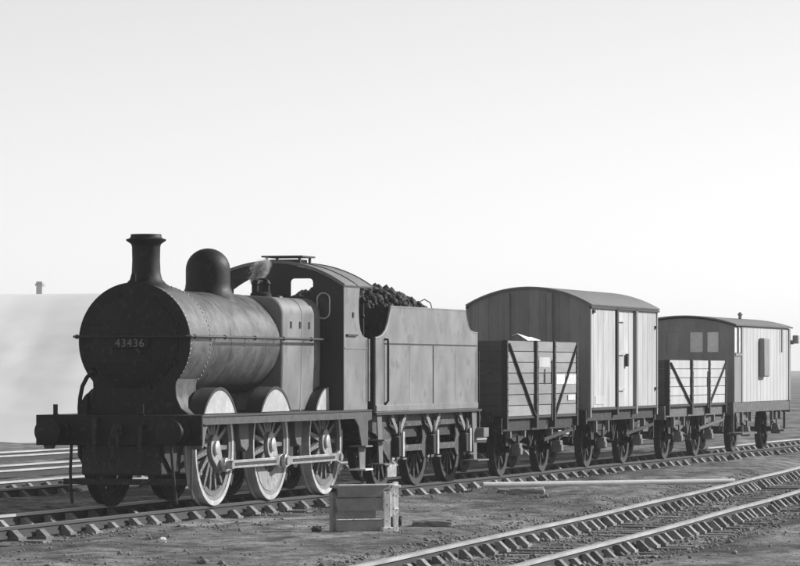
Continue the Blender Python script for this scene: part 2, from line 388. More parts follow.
# boiler and firebox
MB().lathe([(.73, .95), (.73, 4.14)], (0, 0, ZC), 'Y', 64).build('boiler', M['boiler'], loco)
for yy in (.97, 1.95, 3.5): MB().lathe([(.7305, yy), (.7345, yy + .006), (.7345, yy + .05), (.7305, yy + .056)], (0, 0, ZC), 'Y', 64).build('boiler_band', M['boiler'], loco)
fbp = [(.73, 1.275), (.755, 2.0)] + arc(.755 - .26, 2.7, .26, 0, 90, 10) ; fbp = fbp + [(0, 2.985)] + [(-x, z) for x, z in reversed(fbp)]
fb = MB().prism(fbp, 4.14, 5.96, 'Y').build('firebox', M['sheet'], loco, 40, bevel=.02)
for yy in (4.55, 4.98, 5.42): MB().box(.752, .765, yy - .035, yy + .035, 2.5, 2.6).build('washout_plug', M['black'], fb)
MB().ball((.5, 4.78, 2.955), .055, 6, (1, 1.6, .7)).build('washout_plug', M['black'], fb)
for yy in (4.17, 5.05, 5.9): MB().prism([(x * 1.006, 1.3 + (z - 1.3) * 1.004) for x, z in fbp], yy, yy + .05, 'Y').build('firebox_band', M['sheet'], fb, 40)
sv = MB().lathe([(.16, 2.97), (.16, 3.03), (.12, 3.06)], (0, 5.4, 0), 'Z', 20)
for dx in (-.09, .09): sv.lathe([(.055, 3.0), (.05, 3.16), (.065, 3.18), (.03, 3.24)], (dx, 5.4, 0), 'Z', 14)
sv.beam((-.09, 5.4, 3.25), (.09, 5.4, 3.25), .03, .03).build('safety_valve', M['soot_shade'], loco)
MB().cyl((-.28, 5.85, 2.98), (-.28, 5.85, 3.22), .02).lathe([(.035, 3.2), (.04, 3.3), (.02, 3.33)], (-.28, 5.85, 0), 'Z', 12).build('whistle', M['rod'], loco)
# handrail with knobs
hr = MB(); za = 2.34
hr.cyl((.86, .0, za), (.86, 5.98, za), .019, 8); hr.cyl((-.86, .0, za), (-.86, 5.98, za), .019, 8)
hr.tube([(.86, .0, za), (.85, -.07, za), (.8, -.12, za), (.5, -.17, za + .0), (0, -.19, za + .0), (-.5, -.17, za), (-.8, -.12, za), (-.85, -.07, za), (-.86, 0, za)], .019, 8)
hro = hr.build('handrail', M['black'], loco)
for yy in (.06, 1.3, 2.6, 3.9, 5.2):
    for s in (-1, 1): MB().ball((s * .86, yy, za), .033, 5).cyl((s * .86, yy, za), (s * .72, yy, za), .014, 6).build('handrail_knob', M['black'], hro)
# cab
arch = arc(0, 1.55, 1.95, 90 - 36.2, 90 + 36.2, 24)            # roof curve, crown z 3.50
win = lambda x0, x1, z0, z1, r=.06: arc(x1 - r, z1 - r, r, 0, 90, 4) + arc(x0 + r, z1 - r, r, 90, 180, 4) + [(x0, z0), (x1, z0)]
oval = arc(.81, 2.95, .1, 0, 180, 8) + arc(.81, 2.76, .1, 180, 360, 8)
out = [(1.125, 1.275), (1.125, 3.1)] + [(x, z - .002) for x, z in arch if abs(x) < 1.09] + [(-1.125, 3.1), (-1.125, 1.275)]
cf = MB().prism(out, 5.97, 6.0, 'Y', [win(.28, .64, 3.0, 3.27), win(-.64, -.28, 3.0, 3.27), oval, [(-x, z) for x, z in oval]]).build('cab_front', M['black'], loco)
for s in (-1, 1):
    MB().prism([(.81 * s + (x - .81) * .96, 2.855 + (z - 2.855) * .98) for x, z in oval], 5.98, 5.99, 'Y').build('window_infill', M['glass'], cf)
    pts = [(s * x, 5.96, z) for x, z in oval]; MB().tube([(p[0], p[1], p[2]) for p in pts] + [pts[0]], .014, 6).build('window_frame', M['rod'], cf)
side = [(6.001, 1.275), (6.001, 3.2), (6.86, 3.2), (6.8, 3.1), (6.755, 2.95), (6.745, 2.8), (6.77, 2.62), (6.83, 2.5), (6.93, 2.42), (7.05, 2.385), (7.2, 2.375), (7.2, 1.275)]
for s in (-1, 1):
    cs = MB().prism(side, s * 1.1, s * 1.125, 'X').build('cab_side', M['sheet'], loco)
    MB().box(s * 1.125, s * 1.135, 6.02, 7.19, 2.2, 2.225).build('beading', M['sheet'], cs)
    MB().beam((s * 1.14, 6.1, 2.41), (s * 1.14, 6.62, 2.41), .03, .03).build('grab_rail', M['black'], cs)
    MB().cyl((s * 1.16, 7.17, 1.4), (s * 1.16, 7.17, 2.36), .016, 8).build('handrail', M['rod'], cs)
    MB().box(s * 1.126, s * 1.14, 6.42, 6.47, 2.68, 2.76).build('hook', M['black'], cs)
ro = MB().prism(arc(0, 1.55, 1.985, 90 - 35.5, 90 + 35.5, 24) + arc(0, 1.55, 1.953, 90 + 35.5, 90 - 35.5, 24), 5.93, 7.42, 'Y').build('cab_roof', M['roof'], loco)
for yy in (5.935, 6.6, 7.36): MB().prism(arc(0, 1.55, 2.0, 90 - 35.3, 90 + 35.3, 24) + arc(0, 1.55, 1.986, 90 + 35.3, 90 - 35.3, 24), yy, yy + .04, 'Y').build('roof_rib', M['roof'], ro)
MB().box(-.3, .36, 6.3, 6.95, 3.605, 3.63).box(-.25, -.22, 6.35, 6.4, 3.53, 3.605).box(.28, .31, 6.35, 6.4, 3.5, 3.605).box(-.25, -.22, 6.85, 6.9, 3.53, 3.605).box(.28, .31, 6.85, 6.9, 3.5, 3.605).box(-.2, .26, 6.4, 6.85, 3.51, 3.575).build('roof_ventilator', M['black'], ro)
MB().box(-1.09, 1.09, 6.05, 7.2, 1.28, 1.38).box(-.6, .6, 6.01, 6.3, 1.38, 2.85).build('cab_floor', M['gear'], loco)
# running plate, valances, splashers
MB().box(-1.2, 1.2, -.55, 7.22, 1.24, 1.272).build('running_plate', M['black'], loco, bevel=.006)
val = [(-.55, 1.238), (-.55, 1.16), (-.42, 1.14), (6.35, 1.14), (6.55, 1.02), (6.66, .8), (6.7, .72), (7.02, .72), (7.02, 1.1), (7.22, 1.12), (7.22, 1.238)]
for s in (-1, 1):
    MB().prism(val, s * 1.165, s * 1.19, 'X').build('valance', M['gear'] if s < 0 else mat('valance_grime', .075, .6, .5, 5, .12, spots=.4, spot_val=.03), loco)
    # sandbox under the front of the plate, and gusset between the wheels
    MB().prism([(-.5, 1.239), (-.5, .88), (-.42, .8), (-.36, .86), (-.28, 1.05), (-.06, 1.239)], s * 1.0, s * 1.15, 'X').build('sandbox', mat('sandbox_grime', .14, .7, .5, 7, .15), loco, bevel=.015)
    MB().prism([(1.98, 1.239), (1.98, .95), (2.06, .8), (2.3, .72), (2.4, .8), (2.4, 1.239)], s * .64, s * .84, 'X').build('sandbox', mat('sandbox_grime', .14), loco, bevel=.015)
    MB().prism([(4.55, 1.239), (4.55, .9), (4.65, .78), (4.85, .74), (4.92, 1.239)], s * .64, s * .82, 'X').build('sandbox', mat('sandbox_grime', .14), loco, bevel=.015)
    for yw in (.97, 3.41, 6.0):
        a0 = 34.6; o = arc(yw, .8, .84, 180 - a0, a0, 20); 
        if yw == 6.0: o = [p for p in o if p[0] < 5.955] + [(5.955, 1.273)]
        sp = MB().prism(o, s * .655, s * .9, 'X').build('splasher', M['black'], loco, 40, bevel=.008)
        oi = [(yw + (a_ - yw) * .96, 1.278 + (b_ - 1.273) * .95) for a_, b_ in o]
        MB().prism(oi, s * .9005, s * .906, 'X').build('splasher_face', mat('splasher_sunlit_grey', .44, .5, .3, 5, .08, spec=.6), sp, 40)  # added pale plate: sunlit side painted in, body left black
        if yw < 5: MB().prism(arc(yw, .8, .845, 180 - a0, a0, 20) + arc(yw, .8, .8, a0, 180 - a0, 20), s * .9, s * .912, 'X').build('splasher_beading', M['black'], sp, 40)
# frames, buffer beam, buffers
frp = [(-.5, 1.238), (-.5, .72), (-.2, .5), (.1, .5), (.2, .9), (1.75, .9), (1.85, .55), (2.6, .55), (2.7, .9), (4.1, .9), (4.2, .55), (5.2, .55), (5.3, .9), (6.7, .9), (6.8, .6), (7.2, .6), (7.2, 1.238)]
for s in (-1, 1): MB().prism(frp, s * .6, s * .63, 'X').build('frame', M['gear'], loco)
MB().box(-.58, .58, 1.1, 4.2, .78, 1.2).box(-.56, .56, 4.3, 5.9, .42, 1.2).build('ashpan', M['gear'], loco)
MB().box(-.58, .58, -.5, .75, .45, 1.22).build('cylinder_block', M['gear'], loco, bevel=.03)
MB().box(-1.2, 1.2, -.6, -.551, .86, 1.272).build('buffer_beam', M['soot_shade'], loco, bevel=.008)
for s in (-1, 1):
    b = MB().lathe([(.17, -.6), (.17, -.64), (.135, -.66), (.12, -.86), (.13, -.87), (.13, -.9)], (s * .87, 0, 1.05), 'Y', 24).build('buffer', M['soot_shade'], loco)
    MB().lathe([(.06, -.88), (.06, -.98), (.14, -.985), (.185, -1.0), (.185, -1.015), (.12, -1.035), (.001, -1.04)], (s * .87, 0, 1.05), 'Y', 32).build('buffer_head', M['soot_shade'], b, 25)
    MB().tube([(s * .72, -.5, .86), (s * .745, -.48, .5), (s * .755, -.42, .2), (s * .755, -.38, .07)], .022, 8).build('guard_iron', M['gear'], loco)
MB().prism([(-.08, 1.0), (.08, 1.0), (.06, 1.15), (-.06, 1.15)], -.66, -.6, 'Y').tube([(0, -.62, 1.08), (0, -.78, 1.08), (0, -.83, 1.04), (0, -.8, .99), (0, -.76, 1.0)], .03, 8).build('coupling_hook', M['gear'], loco)
cl = MB()
for k in range(3):
    zc = .93 - .17 * k; cl.tube([(.055 * math.cos(R(a)) if k % 2 == 0 else 0, -.78 + (.055 * math.cos(R(a)) if k % 2 else 0), zc + .11 * math.sin(R(a))) for a in range(0, 361, 30)], .018, 6)
cl.build('coupling_chain', M['gear'], loco)
# front fittings: curved vacuum pipe, lamp irons, hoses, step
MB().tube([(-.64, .02, 1.84), (-.69, -.0, 1.78), (-.745, -.03, 1.66), (-.775, -.04, 1.5), (-.785, -.04, 1.36), (-.78, -.04, 1.27)], .03, 10).ball((-.6, .0, 1.86), .06, 5).build('vacuum_pipe', M['soot_shade'], loco)
MB().prism([(-.8, 1.273), (-.66, 1.273), (-.66, 1.56), (-.7, 1.52), (-.77, 1.4)], -.08, .04, 'Y').build('pipe_bracket', M['soot_shade'], loco)
for x in (-.95, .3): MB().box(x - .03, x + .03, -.52, -.5, 1.273, 1.415).box(x - .03, x + .03, -.52, -.46, 1.273, 1.285).build('lamp_iron', M['soot_shade'], loco)
MB().box(-.03, .03, -.02, 0, 3.09, 3.2).build('lamp_iron', M['soot_shade'], loco)
MB().tube([(.36, -.62, 1.15), (.36, -.7, 1.12), (.36, -.72, .95), (.34, -.7, .7), (.3, -.66, .55), (.26, -.63, .62)], .03, 8).build('steam_hose', M['gear'], loco)
MB().tube([(-.3, -.62, 1.2), (-.3, -.72, 1.22), (-.3, -.74, 1.05), (-.3, -.73, .75), (-.27, -.68, .6)], .035, 8).build('vacuum_hose', M['gear'], loco)
MB().box(-.9, .9, -.35, -.3, .32, .4).tube([(-.4, -.34, .36), (-.4, -.3, .9)], .03, 6).tube([(.4, -.34, .36), (.4, -.3, .9)], .03, 6).build('brake_beam', M['gear'], loco)
MB().tube([(.78, .2, 1.2), (.8, .1, .6), (.77, .16, .22), (.76, .26, .12)], .018, 6).build('sand_pipe', M['dustgear'], loco)
# cab steps
for s in (-1, 1):
    st = MB().prism([(6.68, .72), (7.02, .72), (7.0, .36), (6.74, .36)], s * 1.13, s * 1.15, 'X').build('cab_step', M['dustgear'], loco)
    MB().box(s * 1.0, s * 1.26, 6.66, 7.06, .345, .37).build('tread', M['white'], st); MB().box(s * 1.0, s * 1.26, 6.68, 7.04, .7, .725).build('tread', M['dustgear'], st)
# brake hangers and blocks
for yw in (.97, 3.41, 6.0):
    for s in (-1, 1):
        MB().beam((s * .76, yw + .9, 1.15), (s * .76, yw + .9, .4), .05, .05, (0, 1, 0)).prism(arc(yw, .8, .96, -35, 10, 8) + arc(yw, .8, .84, 10, -35, 8), s * .71, s * .8, 'X').build('brake_hanger', M['gear'], loco)
# wheels
def loco_wheel(name_parent, pos, bw_ang, bw_span, bw_in, pin, bm_):
    w = MB().lathe([(.8, .075), (.802, -.05), (.83, -.06), (.828, -.085), (.735, -.085), (.735, .07)], (0, 0, 0), 'X', 56, True).build('wheel', M['tyre'], name_parent, 35, loc=pos)
    def child(mb, n, m, rot=0, sm=30):
        o = bpy.data.objects.new(n, mb.mesh(n, m, sm)); col.objects.link(o); o.parent = w; o.rotation_euler = (rot, 0, 0); return o
    child(MB().lathe([(.736, .06), (.736, -.07), (.665, -.06), (.665, .045)], (0, 0, 0), 'X', 56, True), 'rim', M['rim'])
    sp = MB(); sp._add([(-.03, -.045, .13), (.04, -.045, .13), (.04, .045, .13), (-.03, .045, .13), (-.02, -.026, .69), (.025, -.026, .69), (.025, .026, .69), (-.02, .026, .69)], [(0, 1, 2, 3), (4, 5, 6, 7), (0, 1, 5, 4), (1, 2, 6, 5), (2, 3, 7, 6), (3, 0, 4, 7)])
    me = sp.mesh('spoke', M['spoke'], 0)
    for k in range(15):
        o = bpy.data.objects.new('spoke', me); col.objects.link(o); o.parent = w; o.rotation_euler = (2 * math.pi * k / 15 + .1, 0, 0)
    hubp = []
    ang = math.degrees(math.atan2(pin[1], pin[0]))
    hubp = arc(0, 0, .185, ang + 70, ang + 290, 16) + arc(pin[0], pin[1], .11, ang - 60, ang + 60, 8)
    child(MB().prism(hubp, -.08, .085, 'X'), 'hub', M['wheel'], 0, 40)
    child(MB().lathe([(.1, .08), (.1, .12), (.07, .13), (.001, .13)], (0, 0, 0), 'X', 20), 'axle_end', M['tyre'])
    child(MB().cyl((.08, pin[0], pin[1]), (.27, pin[0], pin[1]), .06, 14), 'crank_pin', M['rod'])
    child(MB().prism(arc(0, 0, .67, bw_ang - bw_span, bw_ang + bw_span, 18) + arc(0, bw_in * .45 if False else 0, bw_in, bw_ang + bw_span * .8, bw_ang - bw_span * .8, 12), -.04, .055, 'X'), 'balance_weight', bm_, 0, 40)
    return w
PIN = (.22, -.24)
wheels = []
for yw, sp, bi in ((.97, 36, .6), (3.41, 62, .4), (6.0, 40, .58)):
    wheels.append(loco_wheel(loco, (.755, yw, .802), 270, sp, bi, PIN, M['wheel'] if sp > 50 else M['rim']))
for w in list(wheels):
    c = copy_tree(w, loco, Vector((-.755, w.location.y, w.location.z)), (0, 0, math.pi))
    for q in [c] + list(c.children):                      # far wheels recoloured dark: shade under the engine painted in
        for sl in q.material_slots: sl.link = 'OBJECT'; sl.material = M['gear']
for yw in (.97, 3.41, 6.0): MB().cyl((-.7, yw, .802), (.7, yw, .802), .09, 12).build('axle', M['gear'], loco)
for s in (-1, 1):
    for a, b in ((.97, 3.41), (3.41, 6.0)):
        ya, yb = a + PIN[0] * s + (0 if s > 0 else .0), b + PIN[0] * s; zz = .802 + PIN[1]
        o = arc(ya, zz, .1, 60, 300, 10) + [(ya + .2, zz - .058), (yb - .2, zz - .058)] + arc(yb, zz, .1, -120, 120, 10) + [(yb - .2, zz + .058), (ya + .2, zz + .058)]
        dx = 0 if a < 1 else .065
        rod = MB().prism(o, s * (.88 + dx), s * (.935 + dx), 'X').build('coupling_rod', M['rod'], loco, 40, bevel=.006)
        MB().box(s * (.936 + dx), s * (.94 + dx), ya + .28, yb - .28, zz - .022, zz + .022).build('flute', M['gear'], rod)

# ------------------------------------------------------------------ tender
tend = thing('tender', (0, 10.5, 0), 'six-wheeled coal tender with curved raised side sheets, coupled behind the locomotive cab', 'tender')
TY0, TY1 = 7.55, 13.5
tside = [(TY0, 1.22), (TY0, 2.375), (7.72, 2.385), (7.92, 2.42), (8.1, 2.5), (8.24, 2.63), (8.33, 2.78), (8.37, 2.875), (12.76, 2.875), (12.82, 2.75), (12.92, 2.62), (13.08, 2.54), (13.28, 2.51), (TY1, 2.505), (TY1, 1.22)]
for s in (-1, 1):
    ts = MB().prism(tside, s * 1.12, s * 1.15, 'X').build('side_sheet', M['sheet'], tend)
    MB().tube([(s * 1.135, y, z) for y, z in tside[1:-1]], .02, 8).build('coping', M['sheet'], ts)
    bd = MB()
    bd.box(s * 1.15, s * 1.158, 8.05, 13.45, 2.283, 2.303); bd.box(s * 1.15, s * 1.158, 10.75, 10.775, 1.26, 2.283)
    bd.build('beading', M['gear'], ts)
    MB().box(s * 1.15, s * 1.165, TY0 + .01, TY1 - .01, 1.235, 1.33).build('bottom_strip', M['sheet'], ts, bevel=.004)
    MB().tube([(s * 1.15, 8.02, 2.36), (s * 1.2, 8.04, 2.36), (s * 1.2, 8.06, 2.3), (s * 1.2, 8.06, 1.4), (s * 1.15, 8.05, 1.34)], .02, 8).build('handrail', M['black'], ts)
    MB().cyl((s * 1.19, 13.42, 1.35), (s * 1.19, 13.42, 2.2), .014, 8).build('handrail', M['black'], ts)
    rv = MB()
    for yy in (7.6, 13.45, 9.4, 12.1):
        for k in range(22): rv.ball((s * 1.151, yy, 1.38 + .041 * k), .009, 3)
    tag(rv.build('rivets', M['sheet'], ts), kind='stuff')
MB().box(-1.11, 1.11, TY0 + .01, TY0 + .04, 1.22, 2.36).build('front_plate', M['gear'], tend)
MB().box(-1.11, 1.11, 8.45, 8.48, 2.36, 2.86).build('coal_plate', M['gear'], tend)
MB().box(-1.11, 1.11, TY1 - .03, TY1 - .001, 1.22, 2.5).box(-1.05, 1.05, 12.6, 12.63, 2.5, 2.86).build('rear_plate', M['gear'], tend)
MB().box(-1.1, 1.1, TY0 + .05, TY1 - .04, 2.28, 2.35).build('tank_top', M['gear'], tend)
MB().cyl((.86, 7.8, 2.35), (.86, 7.8, 2.95), .025).tube([(.76, 7.8, 2.95), (.96, 7.8, 2.95)], .02).ball((.86, 7.8, 2.98), .05, 5).ball((.86, 7.8, 2.72), .04, 5).build('brake_standard', M['gear'], tend)
MB().box(-1.2, 1.2, 7.45, 13.6, 1.18, 1.218).build('footplate', M['black'], tend)
TW = (8.95, 10.93, 12.92)
hol = []
for a, b in ((TW[0] + .42, TW[1] - .42), (TW[1] + .42, TW[2] - .42)):
    hol.append([(a, .68), (b, .68), (b + .06, .8), (b, .98), (a, .98), (a - .06, .8)])
fr = [(7.5, 1.178), (7.5, .95), (7.95, .88), (8.35, .62)]
for yw in TW: fr += [(yw - .3, .46), (yw - .14, .44), (yw - .14, .86), (yw + .14, .86), (yw + .14, .44), (yw + .3, .46)] + ([(yw + .42, .58), (yw + 1.56, .58)] if yw < 12.5 else [])
fr += [(13.3, .7), (13.5, .85), (13.55, 1.178)]
for s in (-1, 1):
    MB().prism(fr, s * 1.0, s * 1.03, 'X', hol).build('frame', mat('tender_frame', .06, .7, .6, 5, .2, spots=.5, spot_val=.16), tend)
    for yw in TW:
        ab = MB().box(s * .98, s * 1.15, yw - .12, yw + .12, .5, .82).build('axlebox', M['gear'], tend, bevel=.02)
        MB().box(s * 1.15, s * 1.175, yw + .02, yw + .12, .5, .9).build('cover', M['hanger'], ab, bevel=.01)
        MB().box(s * 1.15, s * 1.2, yw - .06, yw + .14, .46, .485).build('lip', M['dustgear'], ab)
        spg = MB()
        for k in range(5):
            L = .48 - .085 * k; spg.prism([(yw - L, .985 + .05 + .02 * k - .06 * (1 - (L / .48) ** 2)), (yw - L, 1.003 + .05 + .02 * k - .06 * (1 - (L / .48) ** 2))] + [], 0, 0) if False else spg.tube([(s * 1.09, yw + t * L, .93 + .022 * k + .09 * (t * L / .48) ** 2) for t in (-1, -.5, 0, .5, 1)], .016, 4)
        spg.box(s * 1.05, s * 1.13, yw - .05, yw + .05, .83, 1.06).build('leaf_spring', M['gear'], tend)
        for q in (-1, 1): MB().beam((s * 1.09, yw + q * .4, 1.17), (s * 1.09, yw + q * .07, .9), .1, .04, (1, 0, 0)).build('spring_hanger', mat('hanger_dust', .24, .7, .4, 9, .2), tend)
    # steps
    st = MB().prism([(7.6, 1.178), (7.85, 1.178), (7.92, .42), (7.72, .42)], s * 1.14, s * 1.16, 'X').build('front_step', M['dustgear'], tend)
    MB().box(s * 1.0, s * 1.28, 7.62, 8.05, .4, .425).build('tread', M['dustgear'], st); MB().box(s * 1.0, s * 1.28, 7.6, 7.95, .78, .8).build('tread', M['dustgear'], st)
    MB().box(s * 1.2, s * 1.23, 7.92, 8.42, .2, .4).build('kick_plate', M['wheel'], st, bevel=.01)
    st = MB().prism([(13.1, 1.178), (13.4, 1.178), (13.42, .36), (13.22, .36)], s * 1.14, s * 1.16, 'X').build('rear_step', M['dustgear'], tend)
    MB().box(s * 1.0, s * 1.3, 13.0, 13.7, .34, .365).build('tread', M['dustgear'], st, bevel=.008); MB().box(s * 1.0, s * 1.3, 13.35, 13.68, .74, .9).build('tread', M['dustgear'], st, bevel=.008)
MB().box(-.95, .95, 7.7, 13.4, .8, 1.17).build('well_tank', M['gear'], tend)
def spoked_wheel(parent, x, y, r, n=10):
    mb = MB().lathe([(r, .06), (r + .002, -.04), (r + .028, -.05), (r + .026, -.075), (r - .1, -.07), (r - .1, .05)], (0, 0, 0), 'X', 36, True)
    mb.lathe([(.12, -.07), (.12, .08), (.05, .09), (.001, .09)], (0, 0, 0), 'X', 16)
    for k in range(n):
        a = 2 * math.pi * k / n; mb.beam((0, .1 * math.cos(a), .1 * math.sin(a)), (0, (r - .08) * math.cos(a), (r - .08) * math.sin(a)), .07, .04, (1, 0, 0))
    w = mb.build('wheel', M['gear'], parent, 35, loc=(x, y, r + .002)); return w
for yw in TW:
    w = spoked_wheel(tend, .755, yw, .635, 12); link_copy(w, tend, Vector((-.755 - tend.location.x, w.location.y, w.location.z)), (0, 0, math.pi))
    MB().cyl((-1.0, yw, .637), (1.0, yw, .637), .07, 10).build('axle', M['gear'], tend)
def buffers(parent, y, d, zc=1.05, m='under'):
    for s in (-1, 1):
        b = MB().lathe([(.15, 0), (.15, d * .05), (.1, d * .08), (.09, d * .3), (.05, d * .3)], (s * .87, y, zc), 'Y', 16).build('buffer', M[m], parent)
        MB().lathe([(.05, d * .28), (.05, d * .44), (.16, d * .45), (.165, d * .47), (.001, d * .5)], (s * .87, y, zc), 'Y', 20).build('buffer_head', M[m], b)
MB().box(-1.15, 1.15, 13.605, 13.66, .9, 1.2).build('buffer_beam', M['gear'], tend); buffers(tend, 13.66, 1.0, 1.05, 'gear')
MB().tube([(0, 13.66, 1.05), (0, 13.9, 1.05), (0, 14.15, .92), (0, 14.4, .9), (0, 14.7, 1.0), (0, 14.9, 1.05)], .03, 6).build('coupling', M['gear'], tend)
# coal: heaped lumps, uncountable
cv = []; cf_ = []
ico = bmesh.new(); bmesh.ops.create_icosphere(ico, subdivisions=1, radius=1); iv = np.array([v.co[:] for v in ico.verts]); ico.verts.index_update(); itf = np.array([[v.index for v in f.verts] for f in ico.faces]); ico.free()
def coal_z(x, y):
    top = np.interp(y, [8.4, 8.9, 9.6, 10.6, 11.2, 11.9, 12.5], [2.66, 3.1, 3.28, 3.22, 3.02, 2.82, 2.72]); return top - .32 * (x / 1.05) ** 2 - .0
nC = 4200; cxs = rng.uniform(-1.02, 1.02, nC); cys = rng.uniform(8.5, 12.5, nC)
Vc = []; Fc = []
def lump(px, py, pz, r):
    q = iv * (1 + rng.uniform(-.3, .22, (len(iv), 1))) * r * rng.uniform(.65, 1.2, 3); a = rng.uniform(0, 6.28); c, s = math.cos(a), math.sin(a)
    q = np.stack([q[:, 0] * c - q[:, 1] * s, q[:, 0] * s + q[:, 1] * c, q[:, 2]], 1) + (px, py, pz)
    Fc.append(itf + len(Vc) * len(iv)); Vc.append(q)
for i in range(nC):
    z = coal_z(cxs[i], cys[i]); lump(cxs[i], cys[i], z - rng.uniform(0, .1), rng.choice([.03, .05, .075, .11], p=[.4, .35, .2, .05]))
for px, py, pz, r in ((.25, 12.45, 2.97, .16), (.55, 12.2, 2.9, .12), (.3, 10.3, 3.17, .1), (.1, 10.6, 3.15, .11)): lump(px, py, pz, r)
co = bpy.data.objects.new('coal', np_mesh('coal', np.concatenate(Vc), np.concatenate(Fc), [M['coal']], False)); col.objects.link(co)
tag(co, 'black coal lumps heaped high in the tender behind the cab', 'coal', kind='stuff')
a, b = np.meshgrid(np.linspace(-1.08, 1.08, 20), np.linspace(8.5, 12.58, 40), indexing='ij'); zz = coal_z(a, b) - .1; I = np.arange(800).reshape(20, 40)
MBc = np_mesh('coal_bed', np.stack([a, b, zz], -1).reshape(-1, 3), np.stack([I[:-1, :-1], I[1:, :-1], I[1:, 1:], I[:-1, 1:]], -1).reshape(-1, 4), [M['coal']], False)
cb = bpy.data.objects.new('coal_bed', MBc); col.objects.link(cb); cb.parent = co
bk = thing('bucket', (.35, 12.95, 2.5), 'small pale bucket beside the coal at the rear of the tender', 'bucket')
MB().lathe([(.13, 2.5), (.17, 2.9), (.155, 2.9), (.12, 2.55)], (.35, 12.95, 0), 'Z', 20).build('body', M['pale'], bk)
MB().tube([(.19, 12.95, 2.88), (.24, 12.98, 3.02), (.35, 13.0, 3.08), (.46, 12.98, 3.02), (.51, 12.95, 2.88)], .01, 6).build('handle', M['gear'], bk)
# ------------------------------------------------------------------ goods wagons
def running_gear(root, y0, y1, wb, sole0, sole1, sm, r=.47, lever=True, half=1.2, blen=.95):
    U = sm
    ym = (y0 + y1) / 2
    for s in (-1, 1):
        MB().box(s * (half - .2), s * (half - .06), y0 + .001, y1 - .001, sole0, sole1).build('solebar', sm, root, bevel=.008)
        for yw in (ym - wb / 2, ym + wb / 2):
            MB().prism([(yw - .34, sole0 + .02), (yw - .2, .42), (yw - .11, .38), (yw - .1, .62), (yw + .1, .62), (yw + .11, .38), (yw + .2, .42), (yw + .34, sole0 + .02)], s * (half - .185), s * (half - .165), 'X').build('axle_guard', U, root)
            ab = MB().box(s * (half - .2), s * (half - .02), yw - .1, yw + .1, .36, .58).build('axlebox', M['dustgear'], root, bevel=.02)
            MB().box(s * (half - .02), s * (half - .005), yw - .08, yw + .08, .38, .5).build('cover', M['dustgear'], ab, bevel=.006)
            sp = MB()
            for k in range(4): sp.tube([(s * (half - .1), yw + t * (.5 - .1 * k), .61 + .024 * k + .1 * (t * (.5 - .1 * k) / .5) ** 2) for t in (-1, -.5, 0, .5, 1)], .017, 4)
            sp.box(s * (half - .14), s * (half - .06), yw - .05, yw + .05, .58, .72).build('leaf_spring', U, root)
            for q in (-1, 1): MB().box(s * (half - .14), s * (half - .07), yw + q * .5 - .04, yw + q * .5 + .04, .68, sole0).build('spring_shoe', M['dustgear'], root)
        if lever:
            MB().beam((s * (half + .02), ym, .62), (s * (half + .04), y1 - .55, .78), .025, .06).build('brake_lever', U, root)
            MB().beam((s * (half - .06), y1 - .5, .55), (s * (half + .05), y1 - .5, sole0 + .05), .03, .03, (0, 1, 0)).beam((s * (half + .03), y1 - .5, .5), (s * (half + .03), y1 - .5, .85), .02, .05, (0, 1, 0)).build('lever_guard', U, root)
            MB().beam((s * (half - .25), ym, sole0), (s * (half - .25), ym - .06, .5), .05, .06, (1, 0, 0)).beam((s * (half - .25), ym - .25, sole0), (s * (half - .25), ym, .52), .04, .05, (1, 0, 0)).beam((s * (half - .25), ym + .25, sole0), (s * (half - .25), ym, .52), .04, .05, (1, 0, 0)).build('v_hanger', U, root)
            for q in (-1, 1):
                MB().beam((s * .76, ym, .55), (s * .76, ym + q * (wb / 2 - .55), .46), .03, .05, (1, 0, 0)).box(s * .7, s * .81, ym + q * (wb / 2 - .56), ym + q * (wb / 2 - .48), .34, .66).build('brake_block', U, root)
    for yw in (ym - wb / 2, ym + wb / 2):
        w = spoked_wheel(root, .755, yw, r, 8); link_copy(w, root, Vector((-.755, w.location.y, w.location.z)), (0, 0, math.pi))
        MB().cyl((-1.0, yw, r), (1.0, yw, r), .06, 10).build('axle', U, root)
    for y, d in ((y0, -1), (y1, 1)):
        MB().box(-half + .05, half - .05, y, y + d * .12, sole0 - .05, sole1 - .002).build('headstock', U, root, bevel=.008)
        buffers(root, y + d * .12, d * blen * .8, 1.03)
        MB().tube([(0, y + d * .12, 1.02), (0, y + d * .3, 1.02), (0, y + d * .42, .9), (0, y + d * .44, .72)], .025, 6).build('coupling', U, root)
    MB().box(-half + .1, half - .1, y0 + .05, y1 - .05, sole1 - .05, sole1 + .03).build('floor', U, root)

